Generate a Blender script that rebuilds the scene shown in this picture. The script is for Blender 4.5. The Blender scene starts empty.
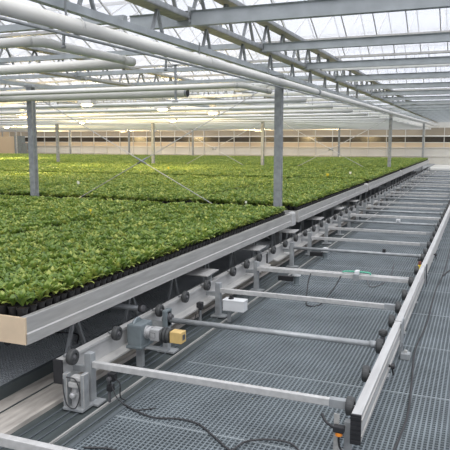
import bpy, bmesh, math, random
from mathutils import Vector, Matrix
random.seed(7)
SC = bpy.context.scene
COL = SC.collection
PI = math.pi

# ------------------------------------------------------------------ camera
H = 1.7; F = 622.0; VX, VY = 480.0, 140.0
pitch = math.atan((225-VY)/F); yaw = math.atan((VX-225)/math.hypot(F, 225-VY))
cam = bpy.data.cameras.new('camera'); camo = bpy.data.objects.new('camera', cam); COL.objects.link(camo)
camo.location = (0, 0, H); camo.rotation_euler = (PI/2-pitch, 0, yaw)
cam.sensor_width = 36; cam.lens = F/450*36; cam.clip_start = .05; cam.clip_end = 300
SC.camera = camo
FW = Vector((-math.sin(yaw)*math.cos(pitch), math.cos(yaw)*math.cos(pitch), -math.sin(pitch)))
RT = Vector((math.cos(yaw), math.sin(yaw), 0)); UP = RT.cross(FW)
def seen(p, m=0.0):
    """is the point inside the photographed field (plus a margin)?  used only to leave out what is never in view"""
    d = Vector(p)-Vector((0, 0, H)); k = d.dot(FW)
    if k < .3: return False
    return abs(d.dot(RT)/k*F) < 225+m and abs(d.dot(UP)/k*F) < 225+m

# ------------------------------------------------------------------ materials
def mat(name, col, rough=.5, metal=0.0, var=.12, scale=8.0, bump=0.0, spec=.5, stretch=None):
    m = bpy.data.materials.new(name); m.use_nodes = True
    nt = m.node_tree; b = nt.nodes['Principled BSDF']
    b.inputs['Roughness'].default_value = rough; b.inputs['Metallic'].default_value = metal
    b.inputs['Specular IOR Level'].default_value = spec
    tc = nt.nodes.new('ShaderNodeTexCoord'); mp = nt.nodes.new('ShaderNodeMapping')
    if stretch: mp.inputs['Scale'].default_value = stretch
    n = nt.nodes.new('ShaderNodeTexNoise'); n.inputs['Scale'].default_value = scale; n.inputs['Detail'].default_value = 5
    r = nt.nodes.new('ShaderNodeValToRGB')
    r.color_ramp.elements[0].position = .3; r.color_ramp.elements[1].position = .7
    r.color_ramp.elements[0].color = tuple(c*(1-var) for c in col)+(1,)
    r.color_ramp.elements[1].color = tuple(min(1, c*(1+var)) for c in col)+(1,)
    nt.links.new(tc.outputs['Object'], mp.inputs['Vector']); nt.links.new(mp.outputs[0], n.inputs['Vector'])
    nt.links.new(n.outputs['Fac'], r.inputs['Fac']); nt.links.new(r.outputs['Color'], b.inputs['Base Color'])
    if bump:
        bp = nt.nodes.new('ShaderNodeBump'); bp.inputs['Strength'].default_value = bump; bp.inputs['Distance'].default_value = .01
        nt.links.new(n.outputs['Fac'], bp.inputs['Height']); nt.links.new(bp.outputs[0], b.inputs['Normal'])
    return m
M = {}
M['galv'] = mat('galvanised steel', (.33, .345, .35), .5, .3, .18, 14)
M['galv_blue'] = mat('blue grey steel', (.40, .43, .44), .55, .25, .12, 6)
M['alu'] = mat('aluminium', (.49, .48, .455), .42, .35, .14, 9, stretch=(4, .4, 4))
M['alu_light'] = mat('bright aluminium', (.54, .535, .52), .4, .3, .12, 6, stretch=(4, .4, 4))
M['tan'] = mat('tan end board', (.66, .52, .36), .5, .1, .10, 5)
M['white_pipe'] = mat('white painted pipe', (.74, .73, .68), .35, 0, .06, 3)
M['bright_pipe'] = mat('bright white pipe', (.82, .82, .80), .35, 0, .04, 3)
M['screen'] = mat('folded white screen cloth', (.86, .86, .84), .8, 0, .05, 9)
M['rubber'] = mat('dark rubber', (.05, .052, .052), .6, 0, .25, 40)
M['hub'] = mat('grey hub', (.12, .12, .125), .5, .3, .2, 30)
M['black'] = mat('black plastic', (.02, .02, .022), .5, 0, .2, 20)
M['cable'] = mat('black cable', (.035, .035, .037), .6, 0, .2, 20)
M['grating'] = mat('grey floor grating', (.162, .188, .20), .6, .0, .20, 2.5)
M['seam'] = mat('light seam strip', (.26, .29, .30), .5, .2, .15, 6)
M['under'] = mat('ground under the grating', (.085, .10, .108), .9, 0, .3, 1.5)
M['strip2'] = mat('ground with painted light below the raised grating', (.22, .235, .24), .9, 0, .2, 2)  # ground colour lightened to look lit beneath the front bench
M['raised'] = mat('raised grating with painted light', (.38, .40, .41), .5, 0, .15, 3)  # lighter copy of the floor grating, light under the bench put into its colour
M['concrete'] = mat('stained concrete', (.40, .37, .33), .85, 0, .28, 5, .3, stretch=(4, .8, 1))
M['strip'] = mat('dark floor strip', (.06, .072, .072), .6, .1, .3, 5, stretch=(6, .5, 1))
M['tray'] = mat('black tray floor', (.03, .03, .03), .8)
M['pot'] = mat('black plant pot', (.015, .014, .014), .5, 0, .3, 20)
M['soil'] = mat('potting soil', (.05, .033, .02), .95, 0, .4, 120)
M['gear'] = mat('blue grey gearbox', (.17, .20, .21), .5, .2, .15, 15)
M['motor'] = mat('silver motor', (.48, .48, .48), .4, .4, .12, 20)
M['boxwhite'] = mat('white junction box', (.66, .67, .67), .4, 0, .05, 10)
M['yellowbox'] = mat('ochre box', (.60, .42, .16), .5, 0, .1, 15)
M['orange'] = mat('orange ring', (.85, .28, .03), .4, 0, .05)
M['green'] = mat('green tape', (.10, .42, .28), .5, 0, .1, 40)
M['wall'] = mat('pale panel wall', (.50, .50, .47), .7, 0, .10, .5)
M['wall_lamplit'] = mat('panel wall with painted lamplight', (.50, .41, .29), .7, 0, .10, .4)  # warm glow of the grow lamps on the panels is put into this colour
M['wall_up'] = mat('grey brown upper wall', (.27, .24, .19), .7, 0, .12, .4)
M['dark_glass'] = mat('dark window glass', (.045, .04, .035), .2, 0, .3, .3)
M['beam_tan'] = mat('dusty chord steel', (.42, .39, .31), .6, .2, .25, 12)
M['tag_yellow'] = mat('yellow plant tag', (.85, .65, .05), .5, 0, .05)
M['tag_white'] = mat('white plant tag', (.88, .86, .75), .5, 0, .05)
M['red'] = mat('red brown door', (.22, .07, .05), .6, 0, .1)
M['hood'] = mat('lamp reflector', (.60, .58, .52), .35, .4, .05)

def leaf_mat():
    m = bpy.data.materials.new('leaf green'); m.use_nodes = True; nt = m.node_tree
    b = nt.nodes['Principled BSDF']; out = nt.nodes['Material Output']
    oi = nt.nodes.new('ShaderNodeObjectInfo'); geo = nt.nodes.new('ShaderNodeNewGeometry')
    tc = nt.nodes.new('ShaderNodeTexCoord')
    n = nt.nodes.new('ShaderNodeTexNoise'); n.inputs['Scale'].default_value = 28; n.inputs['Detail'].default_value = 2
    nt.links.new(tc.outputs['Object'], n.inputs['Vector'])
    ad = nt.nodes.new('ShaderNodeMath'); ad.operation = 'MULTIPLY_ADD'; ad.inputs[1].default_value = .40
    nt.links.new(oi.outputs['Random'], ad.inputs[0])
    mu = nt.nodes.new('ShaderNodeMath'); mu.operation = 'MULTIPLY'; mu.inputs[1].default_value = .65
    nt.links.new(geo.outputs['Random Per Island'], mu.inputs[0]); nt.links.new(mu.outputs[0], ad.inputs[2])
    r = nt.nodes.new('ShaderNodeValToRGB'); e = r.color_ramp.elements
    e[0].position = 0; e[0].color = (.09, .175, .04, 1)
    e[1].position = 1; e[1].color = (.54, .56, .14, 1)
    x = e.new(.55); x.color = (.225, .325, .06, 1)
    nt.links.new(ad.outputs[0], r.inputs['Fac'])
    nt.links.new(r.outputs['Color'], b.inputs['Base Color'])
    b.inputs['Roughness'].default_value = .42; b.inputs['Specular IOR Level'].default_value = .55
    bp = nt.nodes.new('ShaderNodeBump'); bp.inputs['Strength'].default_value = .3; bp.inputs['Distance'].default_value = .004
    nt.links.new(n.outputs['Fac'], bp.inputs['Height']); nt.links.new(bp.outputs[0], b.inputs['Normal'])
    tr = nt.nodes.new('ShaderNodeBsdfTranslucent'); nt.links.new(r.outputs['Color'], tr.inputs['Color'])
    mx = nt.nodes.new('ShaderNodeMixShader'); mx.inputs[0].default_value = .3
    nt.links.new(b.outputs[0], mx.inputs[1]); nt.links.new(tr.outputs[0], mx.inputs[2]); nt.links.new(mx.outputs[0], out.inputs['Surface'])
    return m
M['leaf'] = leaf_mat()
def glass_mat(name, milk, tint):
    m = bpy.data.materials.new(name); m.use_nodes = True; nt = m.node_tree
    out = nt.nodes['Material Output']; nt.nodes.remove(nt.nodes['Principled BSDF'])
    t = nt.nodes.new('ShaderNodeBsdfTransparent'); t.inputs[0].default_value = tint
    tl = nt.nodes.new('ShaderNodeBsdfTranslucent'); tl.inputs[0].default_value = (.95, .95, .97, 1)
    g = nt.nodes.new('ShaderNodeBsdfGlossy'); g.inputs['Roughness'].default_value = .1
    n = nt.nodes.new('ShaderNodeTexNoise'); n.inputs['Scale'].default_value = .8; n.inputs['Detail'].default_value = 5
    tc = nt.nodes.new('ShaderNodeTexCoord'); nt.links.new(tc.outputs['Object'], n.inputs['Vector'])
    mr = nt.nodes.new('ShaderNodeMapRange'); mr.inputs['To Min'].default_value = milk*.6; mr.inputs['To Max'].default_value = milk*1.4
    nt.links.new(n.outputs['Fac'], mr.inputs['Value'])
    a = nt.nodes.new('ShaderNodeMixShader'); nt.links.new(mr.outputs[0], a.inputs[0])
    nt.links.new(t.outputs[0], a.inputs[1]); nt.links.new(tl.outputs[0], a.inputs[2])
    c = nt.nodes.new('ShaderNodeMixShader'); c.inputs[0].default_value = .05
    nt.links.new(a.outputs[0], c.inputs[1]); nt.links.new(g.outputs[0], c.inputs[2])
    nt.links.new(c.outputs[0], out.inputs['Surface'])
    return m
M['roof_glass'] = glass_mat('dusty roof glass', .25, (.95, .96, .98, 1))
def cloth():
    m = M['screen']; nt = m.node_tree; b = nt.nodes['Principled BSDF']
    tl = nt.nodes.new('ShaderNodeBsdfTranslucent'); nt.links.new(b.inputs['Base Color'].links[0].from_socket, tl.inputs[0])
    mx = nt.nodes.new('ShaderNodeMixShader'); mx.inputs[0].default_value = .6
    nt.links.new(b.outputs[0], mx.inputs[1]); nt.links.new(tl.outputs[0], mx.inputs[2]); nt.links.new(mx.outputs[0], nt.nodes['Material Output'].inputs['Surface'])
cloth()
M['shade_floor'] = mat('painted shade under the benches', (.018, .019, .02), .95, 0, .3, 2)  # near-black paints in the deep shade beneath the benches
def emis(name, col, s):
    m = bpy.data.materials.new(name); m.use_nodes = True; nt = m.node_tree
    b = nt.nodes['Principled BSDF']; b.inputs['Base Color'].default_value = col+(1,)
    b.inputs['Emission Color'].default_value = col+(1,); b.inputs['Emission Strength'].default_value = s
    return m
M['bulb'] = emis('glowing lamp', (1, .78, .38), 9)

# ------------------------------------------------------------------ mesh helpers
class MB:
    def __init__(s): s.bm = bmesh.new(); s.mats = []
    def mi(s, m):
        if m not in s.mats: s.mats.append(m)
        return s.mats.index(m)
    def box(s, x0, x1, y0, y1, z0, z1, m='galv', bev=0.0):
        v = [s.bm.verts.new(p) for p in ((x0,y0,z0),(x1,y0,z0),(x1,y1,z0),(x0,y1,z0),(x0,y0,z1),(x1,y0,z1),(x1,y1,z1),(x0,y1,z1))]
        fs = [s.bm.faces.new([v[i] for i in f]) for f in ((3,2,1,0),(4,5,6,7),(0,1,5,4),(1,2,6,5),(2,3,7,6),(3,0,4,7))]
        if bev:
            es = list({e for f in fs for e in f.edges})
            res = bmesh.ops.bevel(s.bm, geom=es, offset=bev, segments=2, affect='EDGES', profile=.6)
            fs = list({f for f in fs if f.is_valid} | set(res['faces']))
        for f in fs: f.material_index = s.mi(m)
        return s
    def bar(s, a, b, w, h, m='galv', up=(0,0,1)):
        """box section from a to b"""
        a = Vector(a); b = Vector(b); d = (b-a).normalized(); u = Vector(up)
        if abs(d.dot(u)) > .98: u = Vector((0,1,0))
        r = d.cross(u).normalized(); u = r.cross(d)
        v = []
        for p in (a, b):
            for sx, sz in ((-1,-1),(1,-1),(1,1),(-1,1)): v.append(s.bm.verts.new(p+r*sx*w/2+u*sz*h/2))
        for f in ((3,2,1,0),(4,5,6,7),(0,1,5,4),(1,2,6,5),(2,3,7,6),(3,0,4,7)):
            q = s.bm.faces.new([v[i] for i in f]); q.material_index = s.mi(m)
        return s
    def tube(s, pts, r, m='galv', n=12, caps=True):
        pts = [Vector(p) for p in pts]; rings = []; u = None
        for i, p in enumerate(pts):
            if i == 0: d = pts[1]-p
            elif i == len(pts)-1: d = p-pts[i-1]
            else: d = (pts[i+1]-p).normalized()+(p-pts[i-1]).normalized()
            d.normalize()
            if u is None: u = Vector((0,0,1)) if abs(d.z) < .9 else Vector((1,0,0))
            q = d.cross(u).normalized(); u = q.cross(d).normalized()
            rr = r[i] if isinstance(r, (list, tuple)) else r
            rings.append([s.bm.verts.new(p+(q*math.cos(t)+u*math.sin(t))*rr) for t in [2*PI*k/n for k in range(n)]])
        k = s.mi(m)
        for a, b in zip(rings, rings[1:]):
            for j in range(n):
                f = s.bm.faces.new((a[j], a[(j+1)%n], b[(j+1)%n], b[j])); f.material_index = k; f.smooth = True
        if caps:
            f = s.bm.faces.new(rings[0][::-1]); f.material_index = k
            f = s.bm.faces.new(rings[-1]); f.material_index = k
        return s
    def lathe(s, c, axis, prof, m='galv', n=20):
        """prof: list of (distance along axis, radius)"""
        c = Vector(c); ax = Vector(axis).normalized()
        pts = [c+ax*t for t, r in prof]
        u = Vector((0,0,1)) if abs(ax.z) < .9 else Vector((1,0,0)); q = ax.cross(u).normalized(); u = q.cross(ax)
        k = s.mi(m); rings = [[s.bm.verts.new(p+(q*math.cos(a)+u*math.sin(a))*max(r, .0004)) for a in [2*PI*j/n for j in range(n)]] for p, (t, r) in zip(pts, prof)]
        for a, b in zip(rings, rings[1:]):
            for j in range(n):
                f = s.bm.faces.new((a[j], a[(j+1)%n], b[(j+1)%n], b[j])); f.material_index = k
        f = s.bm.faces.new(rings[0][::-1]); f.material_index = k
        f = s.bm.faces.new(rings[-1]); f.material_index = k
        return s
    def prism(s, prof, a, b, axis, m='galv'):
        """closed 2-D outline extruded along X or Y; prof in (Y,Z) for axis 'X', (X,Z) for 'Y'"""
        P = lambda t, p: (t, p[0], p[1]) if axis == 'X' else (p[0], t, p[1])
        A = [s.bm.verts.new(P(a, p)) for p in prof]; B = [s.bm.verts.new(P(b, p)) for p in prof]; n = len(prof); k = s.mi(m)
        for i in range(n):
            f = s.bm.faces.new((A[i], A[(i+1)%n], B[(i+1)%n], B[i])); f.material_index = k
        s.bm.faces.new(A[::-1]).material_index = k; s.bm.faces.new(B).material_index = k
        return s
    def mesh(s, name):
        bmesh.ops.recalc_face_normals(s.bm, faces=s.bm.faces)
        me = bpy.data.meshes.new(name); s.bm.to_mesh(me); s.bm.free()
        for m in s.mats: me.materials.append(M[m])
        return me
    def build(s, name, parent=None, loc=None):
        o = bpy.data.objects.new(name, s.mesh(name)); COL.objects.link(o)
        if parent: o.parent = parent
        if loc: o.location = loc
        return o
def link(name, me, parent=None, loc=(0,0,0), rz=0):
    o = bpy.data.objects.new(name, me); COL.objects.link(o); o.location = loc; o.rotation_euler = (0,0,rz)
    if parent: o.parent = parent
    return o
def tag(o, label, cat, group=None):
    o['label'] = label; o['category'] = cat
    if group: o['group'] = group
    return o
def thing(name, label, cat, loc=(0,0,0), group=None, rz=0):
    o = bpy.data.objects.new(name, None); COL.objects.link(o); o.empty_display_size = .1
    o.location = loc; o.rotation_euler = (0,0,rz)
    return tag(o, label, cat, group)
def struct(name, mb):
    o = mb.build(name); o['kind'] = 'structure'; return o
ORD = 'first second third fourth fifth sixth seventh eighth ninth tenth eleventh twelfth thirteenth fourteenth fifteenth sixteenth seventeenth eighteenth nineteenth twentieth twenty-first twenty-second twenty-third twenty-fourth'.split()
def catmull(P, n=8):
    P = [Vector(p) for p in P]; Q = [P[0]*2-P[1]]+P+[P[-1]*2-P[-2]]; out = []
    for i in range(1, len(Q)-2):
        for k in range(n):
            t = k/n; a, b, c, d = Q[i-1:i+3]
            out.append(.5*((2*b)+(c-a)*t+(2*a-5*b+4*c-d)*t*t+(3*b-a-3*c+d)*t**3))
    return out+[P[-1]]

# ------------------------------------------------------------------ setting: floor
SEAMS = [1.09+1.03*i for i in range(36)]
def grating(m, x0, x1, y0, y1, z, px=.030, py=.030, wx=.010, wy=.007, seams=True, mt='grating'):
    x = x0
    while x < x1:
        m.box(x, x+wx, y0, y1, z-.022, z, mt); x += px
    y = y0
    while y < y1:
        m.box(x0, x1, y, y+wy, z-.018, z-.0015, mt); y += py if y < 16 else py*2
    if seams:
        for s in SEAMS:
            if y0 < s < y1: m.box(x0, x1, s-.006, s+.006, z-.02, z+.0015, 'seam')
m = MB()
m.box(-46, 6, 0.2, 50, -.20, -.06, 'under')
grating(m, -2.02, 2.2, .8, 36.5, 0)
for x in (.47, 1.3): m.box(x-.006, x+.006, .8, 36.5, -.02, .001, 'seam')
# raised grating under the benches, and its dark edge
m.box(-46, -3.75, .8, 46, -.06, .02, 'shade_floor')
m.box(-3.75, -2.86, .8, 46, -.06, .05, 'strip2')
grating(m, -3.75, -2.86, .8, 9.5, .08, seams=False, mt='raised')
m.box(-2.86, -2.83, .8, 36.5, -.06, .085, 'strip')
# concrete strip and dark track plates
m.box(-2.83, -2.47, .8, 36.5, -.06, .005, 'concrete')
m.box(-2.49, -2.465, .8, 36.5, -.02, .016, 'concrete')
m.box(-2.70, -2.69, .8, 36.5, -.02, .010, 'strip')
m.box(-2.465, -2.02, .8, 36.5, -.06, -.012, 'strip')
for x in (-2.40, -2.33, -2.27, -2.10): m.box(x, x+.012, .8, 36.5, -.02, -.004, 'under')
m.box(-2.172, -2.160, .8, 36.5, -.02, .002, 'alu')
m.box(-2.045, -2.015, .8, 36.5, -.02, .006, 'under')
m.box(-46, 6, 36.5, 50, -.06, 0.0, 'wall')
struct('floor', m)

# ------------------------------------------------------------------ setting: roof glass, bars
YG = [3.6+2.25*k for k in range(-2, 20)]
m = MB(); RX0, RX1 = -42, 3.2
for y in YG:
    for a, b in (((y, 3.36), (y+1.125, 3.95)), ((y+1.125, 3.95), (y+2.25, 3.36))):
        v = [m.bm.verts.new(p) for p in ((RX0, a[0], a[1]), (RX1, a[0], a[1]), (RX1, b[0], b[1]), (RX0, b[0], b[1]))]
        m.bm.faces.new(v).material_index = m.mi('roof_glass')
struct('ceiling', m)
m = MB()
for y in YG:
    m.bar((RX0, y+1.125, 3.94), (RX1, y+1.125, 3.94), .04, .05, 'alu'); m.box(RX0, RX1, y-.05, y+.05, 3.31, 3.35, 'alu')
    x = RX1
    while x > RX0:
        if seen((x, y+1.1, 3.8), 120) or seen((x, y+2, 3.4), 120):
            m.bar((x, y, 3.35), (x, y+1.125, 3.94), .014, .025, 'alu'); m.bar((x, y+1.125, 3.94), (x, y+2.25, 3.35), .014, .025, 'alu')
        x -= .48
struct('trim_1', m)

# ------------------------------------------------------------------ setting: far walls
YB = 46.0
m = MB()
m.box(-40, 5, YB, YB+.15, 0, 1.18, 'wall')
m.box(-40, 5, YB+.02, YB+.15, 1.18, 1.52, 'wall_lamplit')
m.box(-40, 5, YB, YB+.15, 2.0, 2.55, 'wall_up')
m.box(-40, 5, YB, YB+.15, 2.55, 3.7, 'wall')
x = -40
k = 0
while x < 5:
    m.box(x-.025, x+.025, YB-.06, YB, 0, 2.9, 'wall'); x += 1.3
m.box(-40, 5, YB-.05, YB, 1.14, 1.19, 'alu_light')
m.box(-40, 5, YB-.05, YB, .55, .59, 'alu_light')
struct('wall_back', m)
m = MB(); m.box(-40, 5, YB-.12, YB-.02, 1.93, 2.02, 'screen'); struct('trim_2', m)
n = 1; x = -40
while x < 4.6:
    m = MB(); m.box(x+.025, x+1.3-.025, YB+.03, YB+.06, 1.52, 1.95, 'dark_glass')
    m.box(x+.025, x+1.3-.025, YB, YB+.08, 1.50, 1.54, 'white_pipe'); struct('window_%d' % n, m); n += 1; x += 1.3
m = MB(); m.box(-40.15, -40, 2, YB, 0, 3.4, 'wall_lamplit')
for y in range(3, 46, 3): m.box(-40, -39.93, y-.05, y+.05, 0, 3.4, 'galv')
struct('wall_left', m)
m = MB()
m.box(-39.9, -37.2, 43.5, 43.65, 0, 2.0, 'wall_lamplit')
struct('wall_partition', m)
m = MB(); m.box(-37.2, -36.45, 43.3, 43.8, 0, 2.05, 'gear'); m.box(-36.45, -35.9, 43.35, 43.8, 0, 1.45, 'red', .01)
struct('door_1', m)

# ------------------------------------------------------------------ gutters across the house
gm = MB()
gm.prism([(-.05, -.07), (.05, -.07), (.05, -.055), (.012, -.05), (.012, .05), (.085, .075), (.085, .085), (-.085, .085), (-.085, .075), (-.012, .05), (-.012, -.05), (-.05, -.055)], -40, 3.2, 'X', 'galv_blue')
gme = gm.mesh('gutter_beam')
hm = MB()
hm.prism([(-.04, -.055), (.04, -.055), (.04, .03), (.065, .045), (-.065, .045), (-.04, .03)], -2.78, 3.2, 'X', 'galv_blue'); hme = hm.mesh('gutter_beam')
i = 0
for y in YG:
    if y < 3: continue
    t = thing('roof_gutter', 'grey steel gutter beam crossing under the glass roof, %s from the front' % ORD[i], 'gutter beam', (0, y, 2.92), 'roof gutter beams')
    if i == 1:
        b = MB(); b.prism([(-.04, -.09), (.04, -.09), (.04, .035), (.065, .05), (-.065, .05), (-.04, .035)], -3.42, 3.2, 'X', 'galv_blue'); b.build('beam', t)
    else: link('beam', hme, t)
    b = MB(); b.box(-39.9, -3.5 if i == 1 else -2.82, -.04, .04, .0, .07, 'galv_blue'); b.build('rear_beam', t)
    i += 1

# ------------------------------------------------------------------ lattice girders along the house
chA = MB(); chA.box(-.08, .08, 0, 45.8, -.006, .006, 'beam_tan'); chA.box(-.08, -.07, 0, 45.8, -.006, .05, 'galv'); chA.box(.07, .08, 0, 45.8, -.006, .05, 'galv'); chA = chA.mesh('chord')
chB = MB(); chB.box(-.03, .03, 0, 45.8, -.03, .03, 'galv_blue'); chB = chB.mesh('chord')
wd = MB(); wd.bar((0, 0, 0), (0, .22, .36), .035, .02, 'galv'); wd = wd.mesh('web_brace')
wu = MB(); wu.bar((0, 0, .36), (0, .22, 0), .035, .02, 'galv'); wu = wu.mesh('web_brace')
gp = MB(); gp.box(-.01, .01, -.09, .09, -.07, .09, 'galv', .01); gp = gp.mesh('gusset_plate')
GX = [-2.80, -7.35, -11.9, -16.45]
GN = ['directly above the long white pipe', 'over the second line of posts from the walkway', 'over the third line of posts from the walkway', 'over the fourth line of posts from the walkway']
for gi, gx in enumerate(GX):
    t = thing('lattice_girder', 'galvanised lattice girder running to the back, '+GN[gi], 'girder', (gx, 0, 2.62), 'lattice roof girders')
    link('bottom_chord', chB, t, (0, 0, .03)); link('middle_chord', chA, t, (0, 0, .27)); link('top_chord', chA, t, (.02, 0, .64))
    y = 2.2; c = 0
    while y < 40:
        if seen((gx, y, 2.9), 60) and c < 84:
            link('web_brace', wd, t, (0, y, .28)); link('web_brace', wu, t, (0, y+.24, .28)); c += 2
        y += .75 if y < 20 else 1.5
    if gi == 0:
        y = 2.9
        hb = MB(); hb.bar((0, 0, .06), (0, .1, .27), .03, .02, 'galv'); hb.bar((0, .2, .06), (0, .1, .27), .03, .02, 'galv'); hb = hb.mesh('hanger_brace')
        for q in range(12): link('hanger_brace', hb, t, (0, 2.9+1.12*q, 0))
    for q in range(6 if gi == 0 else 3): link('gusset_plate', gp, t, (.07, 5.85+2.25*q, .3))

# ------------------------------------------------------------------ posts
pm = MB(); w = .05
pm.prism([(-w, -w), (w, -w), (w, -.028), (.03, -.022), (.03, .022), (w, .028), (w, w), (-w, w), (-w, .028), (-.03, .022), (-.03, -.022), (-w, -.028)], 0, 1, 'X', 'galv')
def post_mesh(h):
    p = MB(); prof = [(-.052, -.052), (.052, -.052), (.052, -.03), (.036, -.024), (.036, .024), (.052, .03), (.052, .052), (-.052, .052), (-.052, .03), (-.036, .024), (-.036, -.024), (-.052, -.03)]
    A = [p.bm.verts.new((a, b, 0)) for a, b in prof]; B = [p.bm.verts.new((a, b, h)) for a, b in prof]
    for i in range(12): p.bm.faces.new((A[i], A[(i+1)%12], B[(i+1)%12], B[i])).material_index = p.mi('galv')
    p.bm.faces.new(A[::-1]); p.bm.faces.new(B)
    return p.mesh('shaft')
shaft = post_mesh(2.62)
foot = MB(); foot.box(-.1, .1, -.1, .1, -.02, 0.0, 'galv'); foot = foot.mesh('foot_plate')
head = MB(); head.box(-.10, .10, -.07, .07, -.012, 0, 'galv'); head.box(-.09, .09, -.055, .055, .0, .035, 'galv_blue', .008); head = head.mesh('head_plate')
RN = ['front row', 'middle row', 'rear row']
CN = ['beside the walkway', 'second from the walkway', 'third from the walkway', 'fourth from the walkway', 'fifth from the walkway', 'sixth from the walkway', 'seventh from the walkway']
for ri, py in enumerate((8.77, 22.4, 36.2)):
    for ci in range(7):
        px = -2.72-4.42*ci if ri == 0 else -2.90-4.67*ci
        if not seen((px, py, 1.5), 10): continue
        t = thing('support_post', 'galvanised steel roof post in the %s, %s' % (RN[ri], CN[ci]), 'post', (px, py, 0.045 if True else 0), 'roof support posts')
        o = link('shaft', shaft, t); o.scale.z = (2.62-.045)/2.62
        if ri < 2: link('head_plate', head, t, (0, 0, 2.55))
        link('foot_plate', foot, t, (0, 0, .02))
# cross braces between the posts
for ri, (py, rr) in enumerate(((8.70, .007), (22.3, .010))):
    for ci in range(1 if ri == 0 else 2):
        xa, xb = -2.80-4.5*ci, -7.10-4.6*ci
        for sgn, txt in ((0, 'rising to the right'), (1, 'rising to the left')):
            a, b = ((xa, py-.02*sgn, 2.5), (xb, py-.02*sgn, .25)) if not sgn else ((xb, py-.04, 2.5), (xa, py-.04, .25))
            t = thing('tension_rod', 'thin diagonal tension rod %s between %s posts %s' % (txt, ['the two front', 'rear'][ri], ['nearest the walkway', 'further left'][ci]), 'brace rod', a, 'diagonal tension rods')
            mb = MB(); d = Vector(b)-Vector(a); mb.tube([(0,0,0), d], rr, 'alu_light', 8); mb.build('rod', t)
            mb = MB(); mb.tube([d*.48, d*.52], rr*2, 'galv', 8); mb.build('turnbuckle', t)

# ------------------------------------------------------------------ big white pipe and heating pipes
t = thing('main_pipe', 'thick white main pipe running to the back just above the walkway edge of the plants', 'pipe', (-2.62, 0, 2.47))
mb = MB(); mb.tube([(0, .5, -.01), (0, 8.3, .03), (0, 33, .12), (0, 44, .15)], .051, 'white_pipe', 24); mb.build('pipe', t)
for y in (1.7, 3.75, 6.0, 8.3, 12.8, 17.3, 21.8, 26.3):
    z = .0 + .004*y
    mb = MB(); mb.tube([(0, y-.012, z-.003), (0, y+.012, z-.003)], .0525, 'white_pipe', 20)
    mb.tube(catmull([(-.10, y, .22), (-.10, y, .10), (-.055, y, z+.02), (-.035, y, z-.05), (0, y, z-.07)]), .008, 'galv', 8)
    mb.build('pipe_hanger', t)
mb = MB(); mb.tube([(0, 10.6, .045), (0, 10.7, .045)], .058, 'galv', 20); mb.build('coupling', t)
t = thing('conduit', 'thin dark conduit running along the underside of the thick white pipe', 'conduit', (-2.60, 0, 2.395))
mb = MB(); mb.tube([(0, .5, -.01), (0, 8.3, .03), (0, 40, .14)], .011, 'galv', 8); mb.build('tube', t)
for k, y in enumerate((3.75, 5.3)):
    t = thing('pipe_drop', 'short bent pipe stub hanging below the thick white pipe, %s from the front' % ORD[k], 'pipe stub', (-2.78, y, 2.40), 'bent pipe stubs')
    mb = MB(); mb.tube(catmull([(-.02, -.16, .10), (.0, -.04, .11), (.03, 0, .06), (.03, .0, -.04)]), .012, 'galv', 8); mb.build('tube', t)
    mb = MB(); mb.tube([(.03, 0, -.04), (.03, 0, -.06)], .016, 'galv', 8); mb.build('end_fitting', t)

def loop_pipe(y0, y1, xr, lab, r=.036):
    t = thing('heating_pipe', lab, 'pipe', (xr, y0, 2.40), 'bent heating pipes')
    mb = MB(); mb.tube(catmull([(-12, .02, 0), (-4, .05, 0), (-.5, .02, 0), (-.14, .03, 0), (-.03, .12, 0), (0, .3, -.01), (.02, y1-y0-.15, -.01)]), r, 'white_pipe', 14); mb.build('pipe', t)
    mb = MB(); mb.tube([(.02, y1-y0-.15, -.01), (.02, y1-y0+.02, -.01)], r*1.08, 'white_pipe', 14); mb.build('end_cap', t)
loop_pipe(3.72, 4.95, -2.93, 'white heating pipe bending towards the back in the upper left corner')
loop_pipe(7.65, 8.68, -2.86, 'white heating pipe bending towards the back just left of the nearest full-height post')
t = thing('heating_pipe', 'straight white heating pipe ending at the upper bent pipe at the upper left', 'pipe', (-3.02, 5.08, 2.40), 'cross heating pipes')
mb = MB(); mb.tube([(0, 0, 0), (-14, .4, 0)], .048, 'white_pipe', 16); mb.build('pipe', t)
t = thing('end_capped_pipe', 'thick white cross pipe with dark open end left of the near post', 'pipe', (-4.1, 8.60, 2.405))
mb = MB(); mb.tube([(-.02, 0, 0), (-20, .0, -.0)], .065, 'white_pipe', 20); mb.build('pipe', t)
mb = MB(); mb.lathe((.0, 0, 0), (-1, 0, 0), [(-.0, .069), (.03, .069)], 'galv', 20); mb.lathe((.004, 0, 0), (-1, 0, 0), [(0, .055), (.01, .055)], 'black', 20); mb.build('open_end', t)
t = thing('pipe_bracket', 'vertical grey hanger bracket holding the dark-ended cross pipe', 'hanger', (-4.24, 8.48, 2.3))
mb = MB(); mb.bar((0, 0, -.02), (0, 0, .5), .03, .02, 'galv'); mb.bar((-.12, 0, .48), (.04, 0, .5), .02, .02, 'galv'); mb.build('rod', t)
mb = MB(); mb.box(-.05, .03, -.03, .03, -.04, -.01, 'alu_light', .004); mb.build('clip', t)
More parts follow.
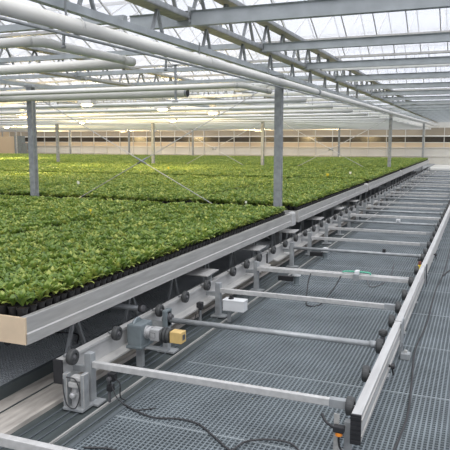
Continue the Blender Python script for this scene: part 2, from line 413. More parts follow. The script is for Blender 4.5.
# cross pipes and folded screens further back
k = 0
for i in range(1, 16):
    y = 8.77+2.2*i
    if y > 43: break
    t = thing('cross_pipe', 'white cross pipe under the roof over the plants, %s behind the near post' % ORD[k], 'pipe', (-2.9, y, 2.40), 'cross pipes over the plants')
    mb = MB(); mb.tube([(0, 0, 0), (max(-36.5, -.95*y), 0, 0)], .038, 'bright_pipe', 12); mb.build('pipe', t)
    mb = MB(); x = -1.0
    while x > -.9*y: mb.bar((x, .0, .03), (x, 0, .32), .012, .012, 'galv'); x -= 4.55
    mb.build('hanger', t)
    k += 1
k = 0
for y in YG:
    if y < 9: continue
    t = thing('shade_screen', 'folded white shade screen hanging below the roof, %s from the near post' % ORD[k], 'shade screen', (0, y+1.0, 2.72), 'folded shade screens')
    mb = MB(); prof = [(-.05, 0), (-.035, -.022), (-.015, -.01), (0, -.03), (.02, -.01), (.035, -.025), (.05, 0), (.04, .03), (-.04, .03)]
    mb.prism(prof, -2.9, max(-39, -.95*y-3), 'X', 'screen'); mb.build('cloth', t)
    mb = MB(); mb.prism([(a*.8, b*.8+.24) for a, b in prof], -2.7, 3.0, 'X', 'screen'); mb.build('walkway_cloth', t)
    mb = MB(); mb.tube([(-2.9, 0, .06), (max(-39, -.95*y-3), 0, .06)], .008, 'galv', 6); mb.build('wire', t)
    k += 1

# ------------------------------------------------------------------ grow lamps
gl = MB(); gl.prism([(-.10, 0), (.10, 0), (.05, .10), (-.05, .10)], -.14, .14, 'X', 'hood'); gl = gl.mesh('reflector')
bl = MB(); bl.lathe((-.11, 0, -.012), (1, 0, 0), [(0, .012), (.03, .028), (.19, .028), (.22, .012)], 'bulb', 12); bl = bl.mesh('bulb')
bx = MB(); bx.box(-.07, .07, -.05, .05, .10, .20, 'hood', .008); bx = bx.mesh('ballast')
ro = MB(); ro.tube([(0, 0, .2), (0, 0, .45)], .006, 'galv', 6); ro = ro.mesh('hanging_rod')
LAMPS = [(-6.49, 9.47, 2.33, 'above and left of the far tip of the first truss'), (-13.47, 19.3, 2.33, 'right of the tall front-left post, lower one'),
 (-11.6, 13.9, 2.33, 'just left of the tall front-left post'), (-22.2, 25.3, 2.33, 'lowest at the left edge of the picture'),
 (-6.05, 11.5, 2.33, 'upper one near the dark open pipe end'), (-9.36, 18.5, 2.33, 'lower one below the dark open pipe end'),
 (-5.83, 13.6, 2.33, 'between the open pipe end and the near post')]
for x, y, z, s in LAMPS:
    t = thing('grow_lamp', 'glowing yellow grow lamp, '+s, 'grow lamp', (x, y, z), 'lit grow lamps')
    link('reflector', gl, t); link('bulb', bl, t); link('ballast', bx, t); link('hanging_rod', ro, t)
for x, y, z, s in ((-24, 39.5, 2.28, 'leftmost of the far ones'), (-21.0, 38.5, 2.28, 'second from left of the far ones'), (-13.6, 39.3, 2.28, 'left of the near post at the back'), (-8.4, 39.8, 2.34, 'right of the near post at the back')):
    t = thing('grow_lamp', 'pale unlit grow lamp hood, '+s, 'grow lamp', (x, y, z), 'unlit grow lamps')
    link('reflector', gl, t).scale = (1.5, 1.5, 1.2); link('ballast', bx, t); link('hanging_rod', ro, t)

# ------------------------------------------------------------------ benches
ROWS = [(2.875, 8.62), (8.94, 15.05), (15.42, 22.22), (22.58, 28.42), (28.6, 34.6)]
BW = 1.90; BP = 1.95; BX = -2.45
def rim_prof(s):   # side rim cross-section, s=+1 faces the walkway
    p = [(0, .482), (.0, .545), (-.007, .553), (-.002, .648), (-.004, .655), (-.034, .655), (-.034, .646), (-.022, .64), (-.022, .50), (-.05, .492), (-.05, .482)]
    return [(a*s, b) for a, b in p]
benchm = {}
for ri, (y0, y1) in enumerate(ROWS):
    L = y1-y0
    a = MB(); a.prism(rim_prof(1), 0, L, 'Y', 'alu'); a = a.mesh('side_rim')
    b = MB(); b.prism([(-BW+q[0], q[1]) for q in rim_prof(-1)], 0, L, 'Y', 'alu'); b = b.mesh('side_rim')
    c = MB(); c.box(-BW, 0, -.004, .014, .484, .652, 'tan' if ri == 0 else 'alu', .003); c = c.mesh('end_rim')
    d = MB(); d.box(-BW, 0, L-.02, L, .47, .652, 'alu', .003); d = d.mesh('end_rim')
    e = MB(); e.box(-BW+.03, -.03, .03, L-.03, .582, .594, 'tray')
    for q in range(int(L/.9)): e.box(-BW+.04, -.04, .3+q*.9, .35+q*.9, .54, .582, 'galv')
    e = e.mesh('tray_floor')
    benchm[ri] = (a, b, c, d, e)
bleg = MB(); bleg.box(-.02, .02, -.02, .02, .018, .545, 'galv'); bleg = bleg.mesh('leg')
rown = ['front', 'second', 'third', 'fourth', 'rearmost']
for ri, (y0, y1) in enumerate(ROWS):
    for ci in range(18):
        xr = BX-BP*ci
        if not any(seen((xr-BW*u, y0+(y1-y0)*v, .7), 12) for u in (0, .5, 1) for v in (0, .33, .66, 1)): continue
        colt = 'beside the walkway' if ci == 0 else '%s column from the walkway' % ORD[ci]
        t = thing('plant_bench', 'long low aluminium tray bench of young plants, %s row, %s' % (rown[ri], colt), 'bench', (xr, y0, 0), 'tray benches of plants')
        for nme, me in zip(('side_rim', 'side_rim', 'end_rim', 'end_rim', 'tray_floor'), benchm[ri]): link(nme, me, t)
        if ci > 2 or (ci > 0 and ri > 0):
            for lx in (-.1, -1.8):
                for ly in (.3, y1-y0-.3): link('leg', bleg, t, (lx, ly, 0))
        if ci == 0:
            mb = MB(); mb.prism([(.004, .47), (.004, .64), (-.03, .662), (-.06, .662), (-.06, .47)], (y1-y0)-.05, (y1-y0)+.16, 'Y', 'alu_light'); mb.build('corner_joint', t)
# plain trestles carrying the benches
ts = MB(); ts.bar((0, -.14, .09), (0, -.012, .40), .024, .02, 'galv'); lga = ts.mesh('leg')
ts = MB(); ts.bar((0, .14, .09), (0, .012, .40), .024, .02, 'galv'); lgb = ts.mesh('leg')
ts = MB(); ts.box(-.025, .025, -.24, .24, .078, .096, 'galv'); lgc = ts.mesh('foot_bar')
tb = MB(); tb.box(-1.85, -.20, -.02, .02, .375, .425, 'galv'); tb = tb.mesh('cross_beam')
k = 0
for y in [3.72+.80*i for i in range(38)]:
    for ci in range(3 if y < 12 else 1):
        xr = BX-BP*ci-.02
        near = ci == 0
        t = thing('bench_trestle', ('steel splayed-leg trestle under the benches beside the walkway, '+(ORD[k]+' from the front' if k < 24 else 'far back')) if near else 'steel trestle with splayed legs in the dark under the inner benches', 'trestle', (xr, y, 0), 'trestles under the walkway benches' if near else 'trestles under the inner benches')
        link('cross_beam', tb, t)
        for lx in (-.24, -1.75): link('leg', lga, t, (lx, 0, 0)); link('leg', lgb, t, (lx, 0, 0)); link('foot_bar', lgc, t, (lx, 0, 0))
    k += 1
for x, lab in ((-2.68, 'round steel pipe running under the benches near the walkway edge'), (-4.1, 'round steel pipe running deep under the front bench')):
    t = thing('bench_rail', lab, 'pipe', (x, 2.98, .447)); mb = MB(); mb.tube([(0, 0, 0), (0, 31, 0)], .021, 'galv', 10); mb.build('tube', t)
    mb = MB(); mb.tube([(0, -.015, 0), (0, 0.0, 0)], .024, 'black', 10); mb.build('end_plug', t)
t = thing('cross_shaft', 'round steel shaft coming out from under the front bench above the motor', 'shaft', (-2.62, 4.34, .33))
mb = MB(); mb.tube([(-1.2, 0, 0), (.1, 0, 0)], .022, 'galv', 12); mb.build('tube', t)
mb = MB(); mb.tube([(.1, 0, 0), (.14, 0, 0)], .03, 'hub', 12); mb.build('collar', t)

# ------------------------------------------------------------------ plants
def foliage(seed):
    rnd = random.Random(seed); m = MB(); k = m.mi('leaf'); bm = m.bm
    nl = 19
    for i in range(nl):
        f = i/(nl-1); az = i*2.39996+rnd.uniform(-.35, .35)
        tilt = math.radians(12+50*f+rnd.uniform(-14, 14))          # from vertical
        L = (.050+.030*f)*rnd.uniform(.75, 1.25); W = L*rnd.uniform(.17, .25)
        z0 = .012+.022*(1-f)
        d = Vector((math.cos(az), math.sin(az), 0)); s = Vector((-math.sin(az), math.cos(az), 0))
        p = Vector((0, 0, z0))+d*.004; ang = tilt*.55; prev = None
        ws = [.15, .8, 1.0, .72, .08]
        for j in range(5):
            c = p.copy(); fold = s*W*ws[j]; up = Vector((0, 0, 1))*math.sin(ang)-d*math.cos(ang)*.0
            nrm = (Vector((0, 0, 1))*math.sin(ang)-d*math.cos(ang))
            wob = rnd.uniform(-.1, .1)*W
            row = [bm.verts.new(c-fold+nrm*(W*ws[j]*.35+wob)), bm.verts.new(c), bm.verts.new(c+fold+nrm*(W*ws[j]*.35-wob))]
            if prev:
                for q in (0, 1):
                    fc = bm.faces.new((prev[q], prev[q+1], row[q+1], row[q])); fc.material_index = k; fc.smooth = True
            prev = row
            p = p+(d*math.sin(ang)+Vector((0, 0, 1))*math.cos(ang))*L/4
            ang += tilt*.33
    me = bpy.data.meshes.new('foliage'); bm.to_mesh(me); bm.free(); me.materials.append(M['leaf']); return me
FO = [foliage(s) for s in (1, 2, 3, 4)]
p = MB()
p.lathe((0, 0, 0), (0, 0, 1), [(0, .024), (.088, .034), (.088, .037), (.100, .038), (.100, .034), (.090, .033)], 'pot', 14)
pot = p.mesh('pot')
p = MB(); p.lathe((0, 0, .0895), (0, 0, 1), [(0, .033), (.003, .033)], 'soil', 12); soil = p.mesh('soil')
p = MB(); p.lathe((0, 0, 0), (0, 0, 1), [(0, .026), (.09, .036), (.1, .038)], 'pot', 7); potlow = p.mesh('pot')
PP = .0775
cands = []
for ri, (y0, y1) in enumerate(ROWS):
    ny = int((y1-y0-.18)/PP)
    for ci in range(18):
        xr = BX-BP*ci-.034
        nx = int((BW-.08)/PP)
        for a in range(nx):
            for b in range(ny):
                x = xr-.038-a*PP; y = y0+(.07 if ri == 0 else .12)+b*PP
                if not seen((x, y, .75), 6+260/y): continue
                cands.append((x+random.uniform(-.004, .004), y+random.uniform(-.004, .004)))
cands.sort(key=lambda q: (Vector((q[0], q[1], .75))-Vector((0, 0, H))).dot(FW))
near = [c for c in cands if seen((c[0], c[1], .75), 0)][:300]
ns = set(near); far = [c for c in cands if c not in ns]
fobj = []
for i, (x, y) in enumerate(near):
    t = thing('potted_plant', 'young leafy green plant in a black pot, among the nearest ones of the front bench', 'potted plant', (x, y, .595), 'nearest potted plants on the front bench')
    t.rotation_euler.z = random.uniform(0, 6.28)
    link('pot', pot, t); 
    f = link('foliage', FO[i % 4], t, (0, 0, .088)); s = random.uniform(1.0, 1.3); f.scale = (s, s, s*random.uniform(.85, 1.12))
    link('soil', soil, t)
    if i < 4: fobj.append(f)
me = bpy.data.meshes.new('potted_plants_mass'); me.from_pydata([(x, y, .595) for x, y in far], [], [])
field = bpy.data.objects.new('potted_plants', me); COL.objects.link(field)
tag(field, 'dense field of young green potted plants covering all the benches behind the nearest rows', 'potted plants'); field['kind'] = 'stuff'
potsrc = near and [o for o in bpy.data.objects if o.name == 'pot'][0]
def gn():
    g = bpy.data.node_groups.new('plant field', 'GeometryNodeTree')
    g.interface.new_socket('Geometry', in_out='INPUT', socket_type='NodeSocketGeometry')
    g.interface.new_socket('Geometry', in_out='OUTPUT', socket_type='NodeSocketGeometry')
    N = g.nodes.new; Lk = g.links.new
    gi = N('NodeGroupInput'); go = N('NodeGroupOutput')
    jn = N('GeometryNodeJoinGeometry')
    for o in reversed(fobj):
        oi = N('GeometryNodeObjectInfo'); oi.inputs['Object'].default_value = o; oi.transform_space = 'ORIGINAL'; oi.inputs['As Instance'].default_value = True
        Lk(oi.outputs['Geometry'], jn.inputs[0])
    mp = N('GeometryNodeInstanceOnPoints'); mp.inputs['Pick Instance'].default_value = True
    ri = N('FunctionNodeRandomValue'); ri.data_type = 'INT'; ri.inputs[4].default_value = 0; ri.inputs[5].default_value = 3
    Lk(ri.outputs[2], mp.inputs['Instance Index'])
    rr = N('FunctionNodeRandomValue'); rr.data_type = 'FLOAT_VECTOR'; rr.inputs[0].default_value = (-.12, -.12, 0); rr.inputs[1].default_value = (.12, .12, 6.283)
    er = N('FunctionNodeEulerToRotation'); Lk(rr.outputs[0], er.inputs[0]); Lk(er.outputs[0], mp.inputs['Rotation'])
    rs = N('FunctionNodeRandomValue'); rs.data_type = 'FLOAT'; rs.inputs[2].default_value = .95; rs.inputs[3].default_value = 1.32; rs.inputs['Seed'].default_value = 5
    Lk(rs.outputs[1], mp.inputs['Scale'])
    sp = N('GeometryNodeSetPosition'); sp.inputs['Offset'].default_value = (0, 0, .088)
    Lk(gi.outputs[0], sp.inputs['Geometry']); Lk(sp.outputs[0], mp.inputs['Points']); Lk(jn.outputs[0], mp.inputs['Instance'])
    op = N('GeometryNodeObjectInfo'); op.inputs['Object'].default_value = potsrc; op.transform_space = 'ORIGINAL'; op.inputs['As Instance'].default_value = True
    m2 = N('GeometryNodeInstanceOnPoints'); Lk(gi.outputs[0], m2.inputs['Points']); Lk(op.outputs['Geometry'], m2.inputs['Instance'])
    j2 = N('GeometryNodeJoinGeometry'); Lk(mp.outputs[0], j2.inputs[0]); Lk(m2.outputs[0], j2.inputs[0]); Lk(j2.outputs[0], go.inputs[0])
    return g
md = field.modifiers.new('field', 'NODES'); md.node_group = gn()
print('PLANTS', len(near), len(far))
# plant tags
for i, (x, y, c, s) in enumerate(((-3.51, 15.5, 'yellow', 'left of the far walkway post'), (-3.15, 16.6, 'white', 'near the second bench joint'), (-4.50, 6.58, 'yellow', 'on the left in the front bench rows'),
      (-7.6, 10.7, 'white', 'right of the tall front-left post'), (-8.98, 17.4, 'yellow', 'far back under the far thin post'), (-3.05, 8.3, 'white', 'at the foot of the near post'), (-6.88, 33.2, 'white', 'far back near the rear of the plants'))):
    t = thing('plant_tag', 'small %s tag on a stick %s' % (c, s), 'plant tag', (x, y, .70), 'plant tags')
    k = 1.0 if y > 9 else .5
    mb = MB(); mb.bar((0, 0, 0), (0, 0, .115), .004, .002, 'tag_'+c); mb.build('stick', t)
    mb = MB(); mb.box(-.03*k, .03*k, -.0015, .0015, .11, .11+.055*k, 'tag_'+c, .0008); mb.build('card', t)

# ------------------------------------------------------------------ conveyor frames
wh = MB(); wh.lathe((-.016, 0, 0), (1, 0, 0), [(-.006, .040), (-.003, .048), (.006, .052), (.026, .052), (.035, .048), (.038, .040), (.038, .028), (.030, .026)], 'rubber', 24); wh = wh.mesh('wheel')
hb = MB(); hb.lathe((.008, 0, 0), (1, 0, 0), [(0, .024), (.006, .021), (.010, .014), (.016, .012), (.016, .008)], 'hub', 16); hb = hb.mesh('hub')
ax = MB(); ax.tube([(-.07, 0, 0), (0, 0, 0)], .008, 'galv', 8); ax = ax.mesh('axle')
hbl = MB(); hbl.lathe((-.008, 0, 0), (-1, 0, 0), [(0, .024), (.006, .021), (.010, .014), (.016, .012), (.016, .008)], 'hub', 16); hbl = hbl.mesh('hub')
axr = MB(); axr.tube([(0, 0, 0), (.05, 0, 0)], .008, 'galv', 8); axr = axr.mesh('axle')
def put_wheel(t, x, y, z, left):
    w = link('wheel', wh, t, (x, y, z)); link('hub', hb if left else hbl, w); link('axle', ax if left else axr, w)
def rung(t, y, kind, x0=-2.25, x1=-.60, z=.262):
    mb = MB()
    if kind == 'tube': mb.tube([(x0-.06, y, z), (x1, y, z)], .021, 'galv', 16)
    elif kind == 'wide':
        mb.prism([(y-.055, z-.02), (y+.055, z-.02), (y+.055, z+.02), (y+.035, z+.02), (y+.030, z+.004), (y-.02, z+.004), (y-.025, z+.02), (y-.055, z+.02)], x0, x1, 'X', 'alu_light')
    else: mb.box(x0, x1, y-.017, y+.017, z-.024, z+.018, 'alu_light', .004)
    mb.build('crossbar', t)
    mb = MB()
    if kind == 'tube': mb.tube([(x1-.05, y, z), (x1+.01, y, z)], .026, 'galv', 16)
    else: mb.box(x1-.10, x1+.004, y-.021, y+.021, z-.028, z+.022, 'galv', .004)
    mb.build('end_sleeve', t)
def stand(t, y):
    mb = MB(); mb.box(-2.30, -2.25, y-.028, y+.028, .012, .335, 'galv', .004); mb.box(-2.34, -2.19, y-.05, y+.05, -.002, .014, 'galv', .002)
    mb.bar((-2.26, y, .22), (-2.42, y, .22), .03, .04, 'galv'); mb.build('stand_post', t)
def lrail(t, y0, y1):
    mb = MB(); mb.prism([(-2.40, .160), (-2.40, .285), (-2.388, .295), (-2.388, .312), (-2.445, .312), (-2.445, .160)], y0, y1, 'Y', 'alu_light')
    mb.prism([(-2.399, .175), (-2.40, .160), (-2.335, .145), (-2.335, .158)], y0+.25, y1, 'Y', 'alu'); r = mb.build('left_rail', t)
    mb = MB(); mb.box(-2.45, -2.385, y0-.02, y0, .158, .314, 'black', .003); mb.build('end_cap', r)
    return r
def rrail(t, y0, y1, cap):
    mb = MB(); mb.box(-.552, -.500, y0, y1, .118, .280, 'alu_light', .003); mb.box(-.5, -.494, y0, y1, .15, .16, 'alu'); mb.box(-.5, -.494, y0, y1, .24, .25, 'alu')
    r = mb.build('right_rail', t)
    if cap:
        mb = MB(); mb.box(-.554, -.498, y0-.014, y0, .116, .281, 'black', .002)
        for q in range(6): mb.box(-.553, -.499, y0-.018, y0-.014, .125+q*.026, .138+q*.026, 'black')
        mb.build('end_cap', r)
    return r
def rfoot(t, y, s=1):
    mb = MB(); mb.box(-.60, -.56, y-.02, y+.02, .012, .20, 'galv', .003); mb.box(-.64, -.52, y-.04, y+.04, 0, .014, 'galv', .002); mb.bar((-.58, y, .18), (-.55, y, .18), .03, .03, 'galv'); mb.build('rail_foot', t)
RUNGS = [3.27, 4.345, 5.43, 6.55, 8.0, 8.95, 10.05, 11.1, 12.0, 12.9, 13.75, 14.8, 15.85, 16.9, 17.8, 18.9, 20.5, 21.5, 22.5, 23.6, 25.1, 26.5, 28, 29.5, 31.5, 33]
KIND = {0: 'sq', 1: 'tube', 2: 'sq', 3: 'wide', 4: 'tube', 5: 'sq', 6: 'sq', 7: 'tube', 8: 'wide'}
LW = [3.18, 3.71, 4.36, 4.84, 5.32, 6.0, 6.42, 6.85] + [7.4+.52*i for i in range(50)]
RW = [3.25, 3.76, 4.32, 4.98, 5.42, 5.9, 6.5, 7.1, 7.9, 8.3] + [8.9+.55*i for i in range(46)]
frames = [(3.135, 7.28, 'nearest, with the motor'), (7.30, 14.5, 'second from the front'), (14.52, 24.0, 'third from the front'), (24.02, 34.2, 'farthest')]
for a, b, s in frames:
    t = thing('conveyor_frame', 'aluminium ladder-like conveyor frame with wheels along the walkway, '+s, 'conveyor frame', (0, 0, 0), 'conveyor frames along the walkway')
    lrail(t, a, b)
    if a < 4: rrail(t, 3.12, 4.93, True); rrail(t, 4.95, b, False)
    else: rrail(t, a, b, False)
    for i, y in enumerate(RUNGS):
        if a < y < b:
            rung(t, y, KIND.get(i, 'sq' if i % 3 else 'tube')); stand(t, y)
            if i: rfoot(t, y+.1)
    for y in LW:
        if a < y < b: put_wheel(t, -2.345, y, .325, True)
    for y in RW:
        if a < y < b: put_wheel(t, -.582, y, .262, False)
    if a < 4: rfoot(t, 3.2)
    mb = MB(); mb.box(-.498, -.488, b-.14, b-.003, .10, .30, 'galv', .003); mb.box(-.488, -.480, b-.04, b-.01, .05, .31, 'black'); mb.build('joint_plate', t)
    if a < 4:
        mb = MB(); mb.box(-.498, -.490, 4.84, 5.04, .10, .29, 'galv', .003); mb.bar((-.495, 4.9, .02), (-.495, 4.9, .12), .03, .015, 'galv'); mb.build('joint_plate', t)
        mb = MB(); mb.box(-.49, -.42, 4.84, 4.92, .0, .05, 'galv', .006); mb.lathe((-.455, 4.88, .05), (0, 0, 1), [(0, .014), (.02, .014), (.022, .006)], 'alu_light', 10); mb.build('floor_clamp', t)
    for y in ([5.55, 7.08] if a < 4 else [8.6, 10.2, 11.9, 13.5] if a < 8 else []):
        mb = MB(); mb.prism([(y-.14, .385), (y+.14, .395), (y+.14, .405), (y-.14, .395)], -2.62, -2.38, 'X', 'alu_light')
        mb.bar((-2.42, y, .3), (-2.42, y, .39), .04, .02, 'galv'); mb.build('support_shelf', t)
# the frame nearest the camera, of which only a crossbar shows
t = thing('conveyor_frame', 'aluminium conveyor crossbar cut off at the bottom left corner, in front of the others', 'conveyor frame', (0, 0, 0), None)
mb = MB(); mb.box(-2.40, -.60, 2.21, 2.25, .236, .284, 'alu_light', .004); mb.build('crossbar', t)
mb = MB(); mb.box(-2.445, -2.40, .6, 2.40, .145, .325, 'alu_light', .003); mb.build('left_rail', t)
mb = MB(); mb.box(-.60, -.555, .6, 2.40, .118, .28, 'alu_light', .003); mb.build('right_rail', t)
for x in (-2.42, -.58):
    mb = MB(); mb.box(x-.02, x+.02, 1.7, 1.74, 0, .16, 'galv'); mb.build('rail_foot', t)

# ------------------------------------------------------------------ drive unit by the second crossbar
t = thing('drive_motor', 'grey gear motor with black coupling and ochre end box on the left rail', 'motor', (-2.30, 3.96, .0))
mb = MB(); mb.box(-.06, .06, -.09, .09, .175, .345, 'gear', .012); mb.box(-.065, .065, -.10, .10, .165, .185, 'gear', .004); mb.build('gearbox', t)
mb = MB(); mb.lathe((-.035, .0, .30), (1, 0, 0), [(0, .075), (.012, .082), (.022, .075), (.022, .05)], 'gear', 28); mb.build('chain_guard', t)
mb = MB(); mb.lathe((.06, 0, .275), (1, 0, 0), [(0, .05), (.012, .05), (.014, .038), (.03, .038), (.032, .048), (.045, .048)], 'motor', 24); mb.build('flange', t)
mb = MB(); mb.box(.105, .185, -.045, .045, .225, .315, 'motor', .010); mb.box(.115, .155, -.05, -.045, .25, .29, 'black', .002); mb.build('motor_body', t)
mb = MB(); mb.lathe((.185, 0, .268), (1, 0, 0), [(0, .045), (.01, .058), (.02, .058), (.025, .046), (.03, .058), (.045, .058), (.05, .046), (.055, .054), (.075, .054), (.08, .03)], 'rubber', 24); mb.build('coupling', t)
mb = MB(); mb.box(.27, .365, -.042, .042, .228, .312, 'yellowbox', .005); mb.box(.3651, .367, -.02, .02, .25, .29, 'hub'); mb.build('end_box', t)
mb = MB(); mb.box(-.10, .24, -.03, .03, .15, .165, 'galv', .003); mb.bar((0, 0, .0), (0, 0, .16), .05, .04, 'galv'); mb.build('mounting_bracket', t)
t = thing('bearing_block', 'dark bearing block where the round crossbar meets the left rail', 'bearing', (-2.27, 4.345, 0))
mb = MB(); mb.box(-.02, .02, -.05, .05, .20, .35, 'gear', .012); mb.bar((0, 0, 0), (0, 0, .2), .03, .03, 'gear'); mb.build('housing', t)
mb = MB(); mb.lathe((.02, 0, .285), (1, 0, 0), [(0, .034), (.01, .034), (.014, .024), (.03, .024)], 'hub', 20); mb.build('bearing_ring', t)
# actuator in the front stand
t = thing('lift_actuator', 'grey lifting actuator with cables in the front stand of the left rail', 'actuator', (-2.30, 3.16, 0))
mb = MB(); mb.box(-.075, .075, -.06, .06, 0, .018, 'galv', .003); mb.box(-.075, -.045, -.05, .0, .018, .235, 'alu', .004); mb.box(.05, .075, -.04, .02, .018, .24, 'alu', .004); mb.build('bracket', t)
mb = MB(); mb.lathe((-.005, -.01, .02), (0, 0, 1), [(0, .028), (.05, .028), (.052, .036), (.085, .036), (.09, .024), (.13, .024)], 'motor', 18); mb.build('cylinder', t)
mb = MB(); mb.box(-.035, .04, -.05, .03, .15, .185, 'alu_light', .006); mb.box(-.02, .05, -.045, .01, .195, .222, 'alu_light', .006); mb.lathe((0, -.01, .10), (0, -1, 0), [(.02, .02), (.05, .02), (.055, .01)], 'motor', 14); mb.build('valve_block', t)
mb = MB(); mb.tube(catmull([(-.07, -.055, .20), (-.05, -.075, .12), (-.03, -.07, .04), (.03, -.07, .03), (.06, -.06, .12), (.03, -.06, .21), (-.04, -.06, .22)]), .004, 'cable', 6); mb.build('hose', t)
t = thing('cable_gland', 'black cable connector with loose wires beside the front stand post', 'connector', (-2.13, 3.31, 0))
mb = MB(); mb.box(-.03, .02, -.02, .02, .15, .20, 'black', .004); mb.box(-.04, .0, -.02, .02, .08, .12, 'black', .004); mb.lathe((-.01, -.02, .17), (0, -1, 0), [(0, .016), (.02, .016), (.022, .01)], 'hub', 12); mb.bar((-.03, 0, .0), (-.03, 0, .2), .014, .014, 'hub'); mb.build('housing', t)
mb = MB(); mb.tube(catmull([(-.02, -.01, .16), (.04, -.03, .06), (.10, -.02, .01), (.2, -.05, .006), (.30, .02, .006)]), .004, 'cable', 6)
mb.tube(catmull([(0, -.01, .18), (.05, 0, .14), (.04, .02, .04), (.06, .05, .006)]), .004, 'cable', 6); mb.build('wire', t)

# junction boxes etc.
t = thing('junction_box', 'white junction box with black cap on the third stand post', 'junction box', (-2.05, 5.30, 0))
mb = MB(); mb.box(-.105, .105, -.055, .055, .115, .215, 'boxwhite', .006); mb.box(-.108, .108, -.057, .057, .205, .222, 'boxwhite', .005); mb.build('housing', t)
mb = MB(); mb.lathe((-.04, 0, .222), (0, 0, 1), [(0, .026), (.01, .026), (.012, .016), (.035, .016), (.037, .010)], 'black', 16); mb.build('cap', t)
mb = MB(); mb.box(-.12, -.09, -.03, .03, .14, .20, 'galv', .003); mb.bar((-.06, 0, 0), (-.06, 0, .13), .03, .02, 'galv'); mb.build('bracket', t)
t = thing('switch_unit', 'dark switch with coiled cable behind the stand post of the white junction box', 'switch', (-2.33, 5.12, 0))
mb = MB(); mb.box(-.025, .025, -.03, .03, .14, .21, 'black', .006); mb.bar((0, 0, 0), (0, 0, .14), .02, .02, 'galv'); mb.build('housing', t)
mb = MB(); mb.tube(catmull([(0, -.03, .16), (.03, -.08, .1), (.0, -.10, .04), (-.03, -.06, .03), (-.02, -.04, .12)]), .004, 'cable', 6); mb.build('wire', t)
for i, (x, y, z, r, s) in enumerate(((-1.93, 7.0, .0, .05, 'lower one, beside the wide crossbar'), (-1.98, 8.7, .0, .055, 'upper one, behind the wide crossbar'))):
    t = thing('motor_cap', 'small white rounded motor cap near the left rail, '+s, 'motor cap', (x, y, z), 'white motor caps')
    mb = MB(); mb.lathe((0, 0, .11), (0, 0, 1), [(0, r), (.03, r), (.05, r*.8), (.06, r*.4), (.063, .002)], 'boxwhite', 18); mb.build('dome', t)
    mb = MB(); mb.lathe((0, 0, .0), (0, 0, 1), [(0, r*1.1), (.01, r*1.1), (.012, r*.6), (.11, r*.6)], 'gear', 18); mb.build('base', t)
    mb = MB(); mb.box(-.22, -.04, -.03, .03, .04, .10, 'black', .006); mb.build('drive_housing', t)
t = thing('sensor', 'white sensor block on silver bracket with green tape on the wide crossbar', 'sensor', (-1.14, 6.53, .284))
mb = MB(); mb.box(-.03, .03, -.062, -.05, -.06, .01, 'galv', .002); mb.box(-.03, .03, -.06, .06, -.001, .006, 'galv', .002); mb.build('bracket', t)
mb = MB(); mb.box(-.022, .022, -.03, .06, .006, .04, 'boxwhite', .006); mb.build('block', t)
mb = MB(); mb.tube(catmull([(-.16, .035, .01), (-.12, .05, .016), (-.06, .04, .02), (.06, .05, .02), (.12, .06, .014), (.14, .02, .008)]), .009, 'green', 8); mb.build('tape', t)
t = thing('sensor', 'small white sensor standing on a crossbar far along the frame', 'sensor', (-1.25, 11.1, .284))
mb = MB(); mb.box(-.035, .035, -.03, .03, .0, .05, 'boxwhite', .008); mb.build('block', t)
mb = MB(); mb.box(-.01, .01, -.035, -.03, -.04, .03, 'galv'); mb.build('bracket', t)
t = thing('sensor', 'tiny black sensor on the round crossbar near the right rail', 'sensor', (-1.06, 8.0, .284))
mb = MB(); mb.box(-.02, .02, -.02, .02, 0, .04, 'black', .005); mb.build('block', t)
t = thing('proximity_switch', 'black cable plug with orange ring at the near end of the right rail', 'sensor', (-.615, 3.12, 0))
mb = MB(); mb.box(-.03, .03, -.02, .02, .165, .20, 'black', .006); mb.build('plug', t)
mb = MB(); mb.lathe((0, 0, .143), (0, 0, 1), [(0, .014), (.003, .019), (.018, .019), (.022, .014)], 'orange', 16); mb.build('ring', t)
mb = MB(); mb.tube(catmull([(-.03, 0, .185), (-.07, .0, .21), (-.10, .03, .235)]), .008, 'black', 8); mb.tube(catmull([(0, 0, .145), (.0, 0, .11), (.012, 0, .07), (.05, -.01, .05)]), .006, 'black', 8); mb.build('wire', t)
mb = MB(); mb.box(-.035, -.005, .03, .035, 0, .25, 'alu', .001); mb.build('back_plate', t)
mb = MB(); mb.lathe((.04, -.02, 0), (0, 0, 1), [(0, .02), (.012, .02), (.014, .012), (.03, .012)], 'alu_light', 12); mb.build('levelling_foot', t)
for i, (y, x) in enumerate(((4.86, -.63), (8.1, -.62), (9.4, -.62))):
    t = thing('brush_unit', 'small dark rounded switch between the crossbars beside the right rail, %s from the front' % ORD[i], 'switch', (x, y, 0), 'dark switches beside the right rail')
    mb = MB(); mb.lathe((0, 0, .17), (0, 0, 1), [(0, .022), (.01, .034), (.03, .036), (.045, .03), (.05, .01)], 'rubber', 16); mb.build('knob', t)
    mb = MB(); mb.box(-.016, .016, -.016, .016, 0, .17, 'hub', .003); mb.build('stem', t)
t = thing('yellow_bracket', 'small yellow and red fitting on the right rail at the round crossbar', 'fitting', (-.60, 7.75, .0))
mb = MB(); mb.box(-.02, .02, -.03, .03, .06, .20, 'tag_yellow', .004); mb.bar((0, 0, 0), (0, 0, .06), .02, .02, 'hub'); mb.build('plate', t)
mb = MB(); mb.box(-.015, .015, -.02, .02, .20, .24, 'red', .005); mb.build('cap', t)
for i, y in enumerate((4.15, 8.6)):
    t = thing('side_knob', 'small black knob on the outer face of the right rail, %s from the front' % ORD[i], 'knob', (-.47, y, .19), 'black knobs on the right rail')
    mb = MB(); mb.lathe((-.024, 0, 0), (1, 0, 0), [(0, .01), (.015, .01), (.018, .02), (.04, .018)], 'black', 12); mb.build('knob', t)
    mb = MB(); mb.bar((-.0, 0, -.01), (.01, .0, -.06), .01, .01, 'black'); mb.build('lever', t)

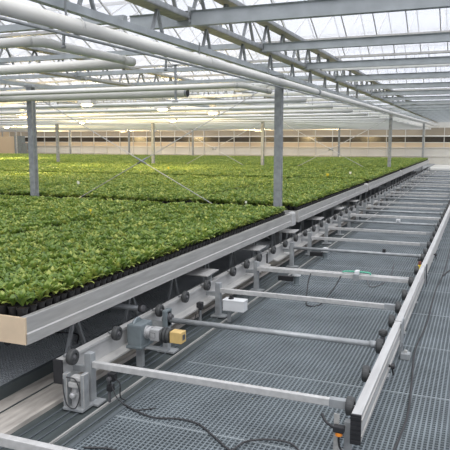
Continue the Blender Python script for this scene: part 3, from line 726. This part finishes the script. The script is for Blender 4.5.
# ------------------------------------------------------------------ loose cables
def cable(pts, r, label, mt='cable'):
    mb = MB(); mb.tube(catmull(pts, 10), r, mt, 8); o = mb.build('cable'); tag(o, label, 'cable', 'loose cables on the floor')
z = .009
cable([(-2.05, 3.30, z), (-1.92, 3.24, z), (-1.77, 3.20, z), (-1.62, 3.24, z), (-1.48, 3.22, z), (-1.32, 3.10, z), (-1.17, 2.99, z), (-1.02, 3.0, z), (-.9, 3.02, z), (-.84, 2.9, z)], .006, 'black cable snaking across the grating from the front left stand')
cable([(-1.17, 2.98, .018), (-1.13, 3.10, .022), (-1.02, 3.17, .022), (-.90, 3.18, .018), (-.82, 3.10, z), (-.84, 2.96, z), (-.93, 2.90, z), (-1.05, 2.92, z), (-1.1, 2.8, z)], .006, 'coiled black cable in front of the first crossbar near the right rail')
cable([(-1.95, 2.72, z), (-1.80, 2.76, z), (-1.6, 2.7, z), (-1.5, 2.5, z)], .006, 'black cable end at the bottom left on the grating')
cable([(-.40, 2.5, z), (-.36, 3.2, z), (-.33, 3.8, z), (-.36, 4.4, z), (-.40, 5.1, z), (-.37, 6.0, z), (-.38, 7.2, z), (-.34, 8.6, z), (-.35, 10.5, z), (-.36, 13, z)], .007, 'dark cable lying along the walkway outside the right rail')
cable([(-.35, 8.1, z), (-.28, 8.5, z), (-.2, 8.6, z), (.2, 8.5, z)], .009, 'black cable leading off to the right edge of the walkway')
cable([(-1.30, 8.1, z), (-1.2, 7.6, z), (-1.1, 7.2, z), (-1.0, 7.35, z), (-.95, 7.8, z), (-.93, 8.0, .15)], .006, 'thin cable hanging on the grating between the wide and round crossbars', 'hub')
cable([(-1.62, 6.45, .27), (-1.63, 6.38, .18), (-1.6, 6.2, .02), (-1.55, 6.1, z), (-1.45, 6.2, z), (-1.35, 6.4, .15), (-1.30, 6.48, .262)], .007, 'dark green cable looping below the wide crossbar')
cable([(-3.9, 4.3, .09), (-3.6, 4.1, .09), (-3.3, 4.15, .09), (-3.05, 4.2, .09), (-2.9, 4.0, .09)], .006, 'black cable on the raised grating under the front bench')

# ------------------------------------------------------------------ light
w = bpy.data.worlds.new('overcast'); SC.world = w; w.use_nodes = True; nt = w.node_tree
bg = nt.nodes['Background']
tc = nt.nodes.new('ShaderNodeTexCoord'); n = nt.nodes.new('ShaderNodeTexNoise'); n.inputs['Scale'].default_value = 2.5; n.inputs['Detail'].default_value = 4
r = nt.nodes.new('ShaderNodeValToRGB'); r.color_ramp.elements[0].color = (.72, .76, .86, 1); r.color_ramp.elements[1].color = (.86, .87, .95, 1)
nt.links.new(tc.outputs['Generated'], n.inputs['Vector']); nt.links.new(n.outputs['Fac'], r.inputs['Fac']); nt.links.new(r.outputs['Color'], bg.inputs['Color'])
sx = nt.nodes.new('ShaderNodeSeparateXYZ'); nt.links.new(tc.outputs['Generated'], sx.inputs[0])
er_ = nt.nodes.new('ShaderNodeValToRGB'); ee = er_.color_ramp.elements
ee[0].position = .0; ee[0].color = (.16, .16, .15, 1); ee[1].position = .45; ee[1].color = (1, 1, 1, 1)
q_ = ee.new(.06); q_.color = (.50, .50, .50, 1)
nt.links.new(sx.outputs['Z'], er_.inputs[0])
mm = nt.nodes.new('ShaderNodeMix'); mm.data_type = 'RGBA'; mm.blend_type = 'MULTIPLY'; mm.inputs[0].default_value = 1
nt.links.new(r.outputs['Color'], mm.inputs[6]); nt.links.new(er_.outputs['Color'], mm.inputs[7]); nt.links.new(mm.outputs[2], bg.inputs['Color'])
bg.inputs['Strength'].default_value = 1.28
sl = bpy.data.lights.new('sun', 'SUN'); sl.energy = 2.3; sl.angle = math.radians(50); sl.color = (1, .97, .92)
so = bpy.data.objects.new('sun', sl); COL.objects.link(so); so.rotation_euler = (math.radians(24), math.radians(14), 0)
for i, (x, y, e) in enumerate(((-6.5, 9.5, 0), (-11.6, 13.9, 170), (-13.5, 19.3, 220), (-9.4, 18.5, 260), (-22, 25.3, 500), (-5.8, 13.6, 60), (-24, 39.5, 650), (-13.6, 39.3, 500), (-8.4, 39.8, 220), (-31, 38, 650))):
    if not e: continue
    l = bpy.data.lights.new('lamp_light', 'POINT'); l.energy = e; l.color = (1, .74, .36); l.shadow_soft_size = .3
    o = bpy.data.objects.new('lamp_light', l); COL.objects.link(o); o.location = (x, y, 2.25)
SC.view_settings.view_transform = 'Standard'; SC.view_settings.look = 'None'; SC.view_settings.gamma = 1
SC.view_settings.use_curve_mapping = False; SC.view_settings.exposure = 0.38
try:
    SC.cycles.transparent_max_bounces = 32
except Exception: pass
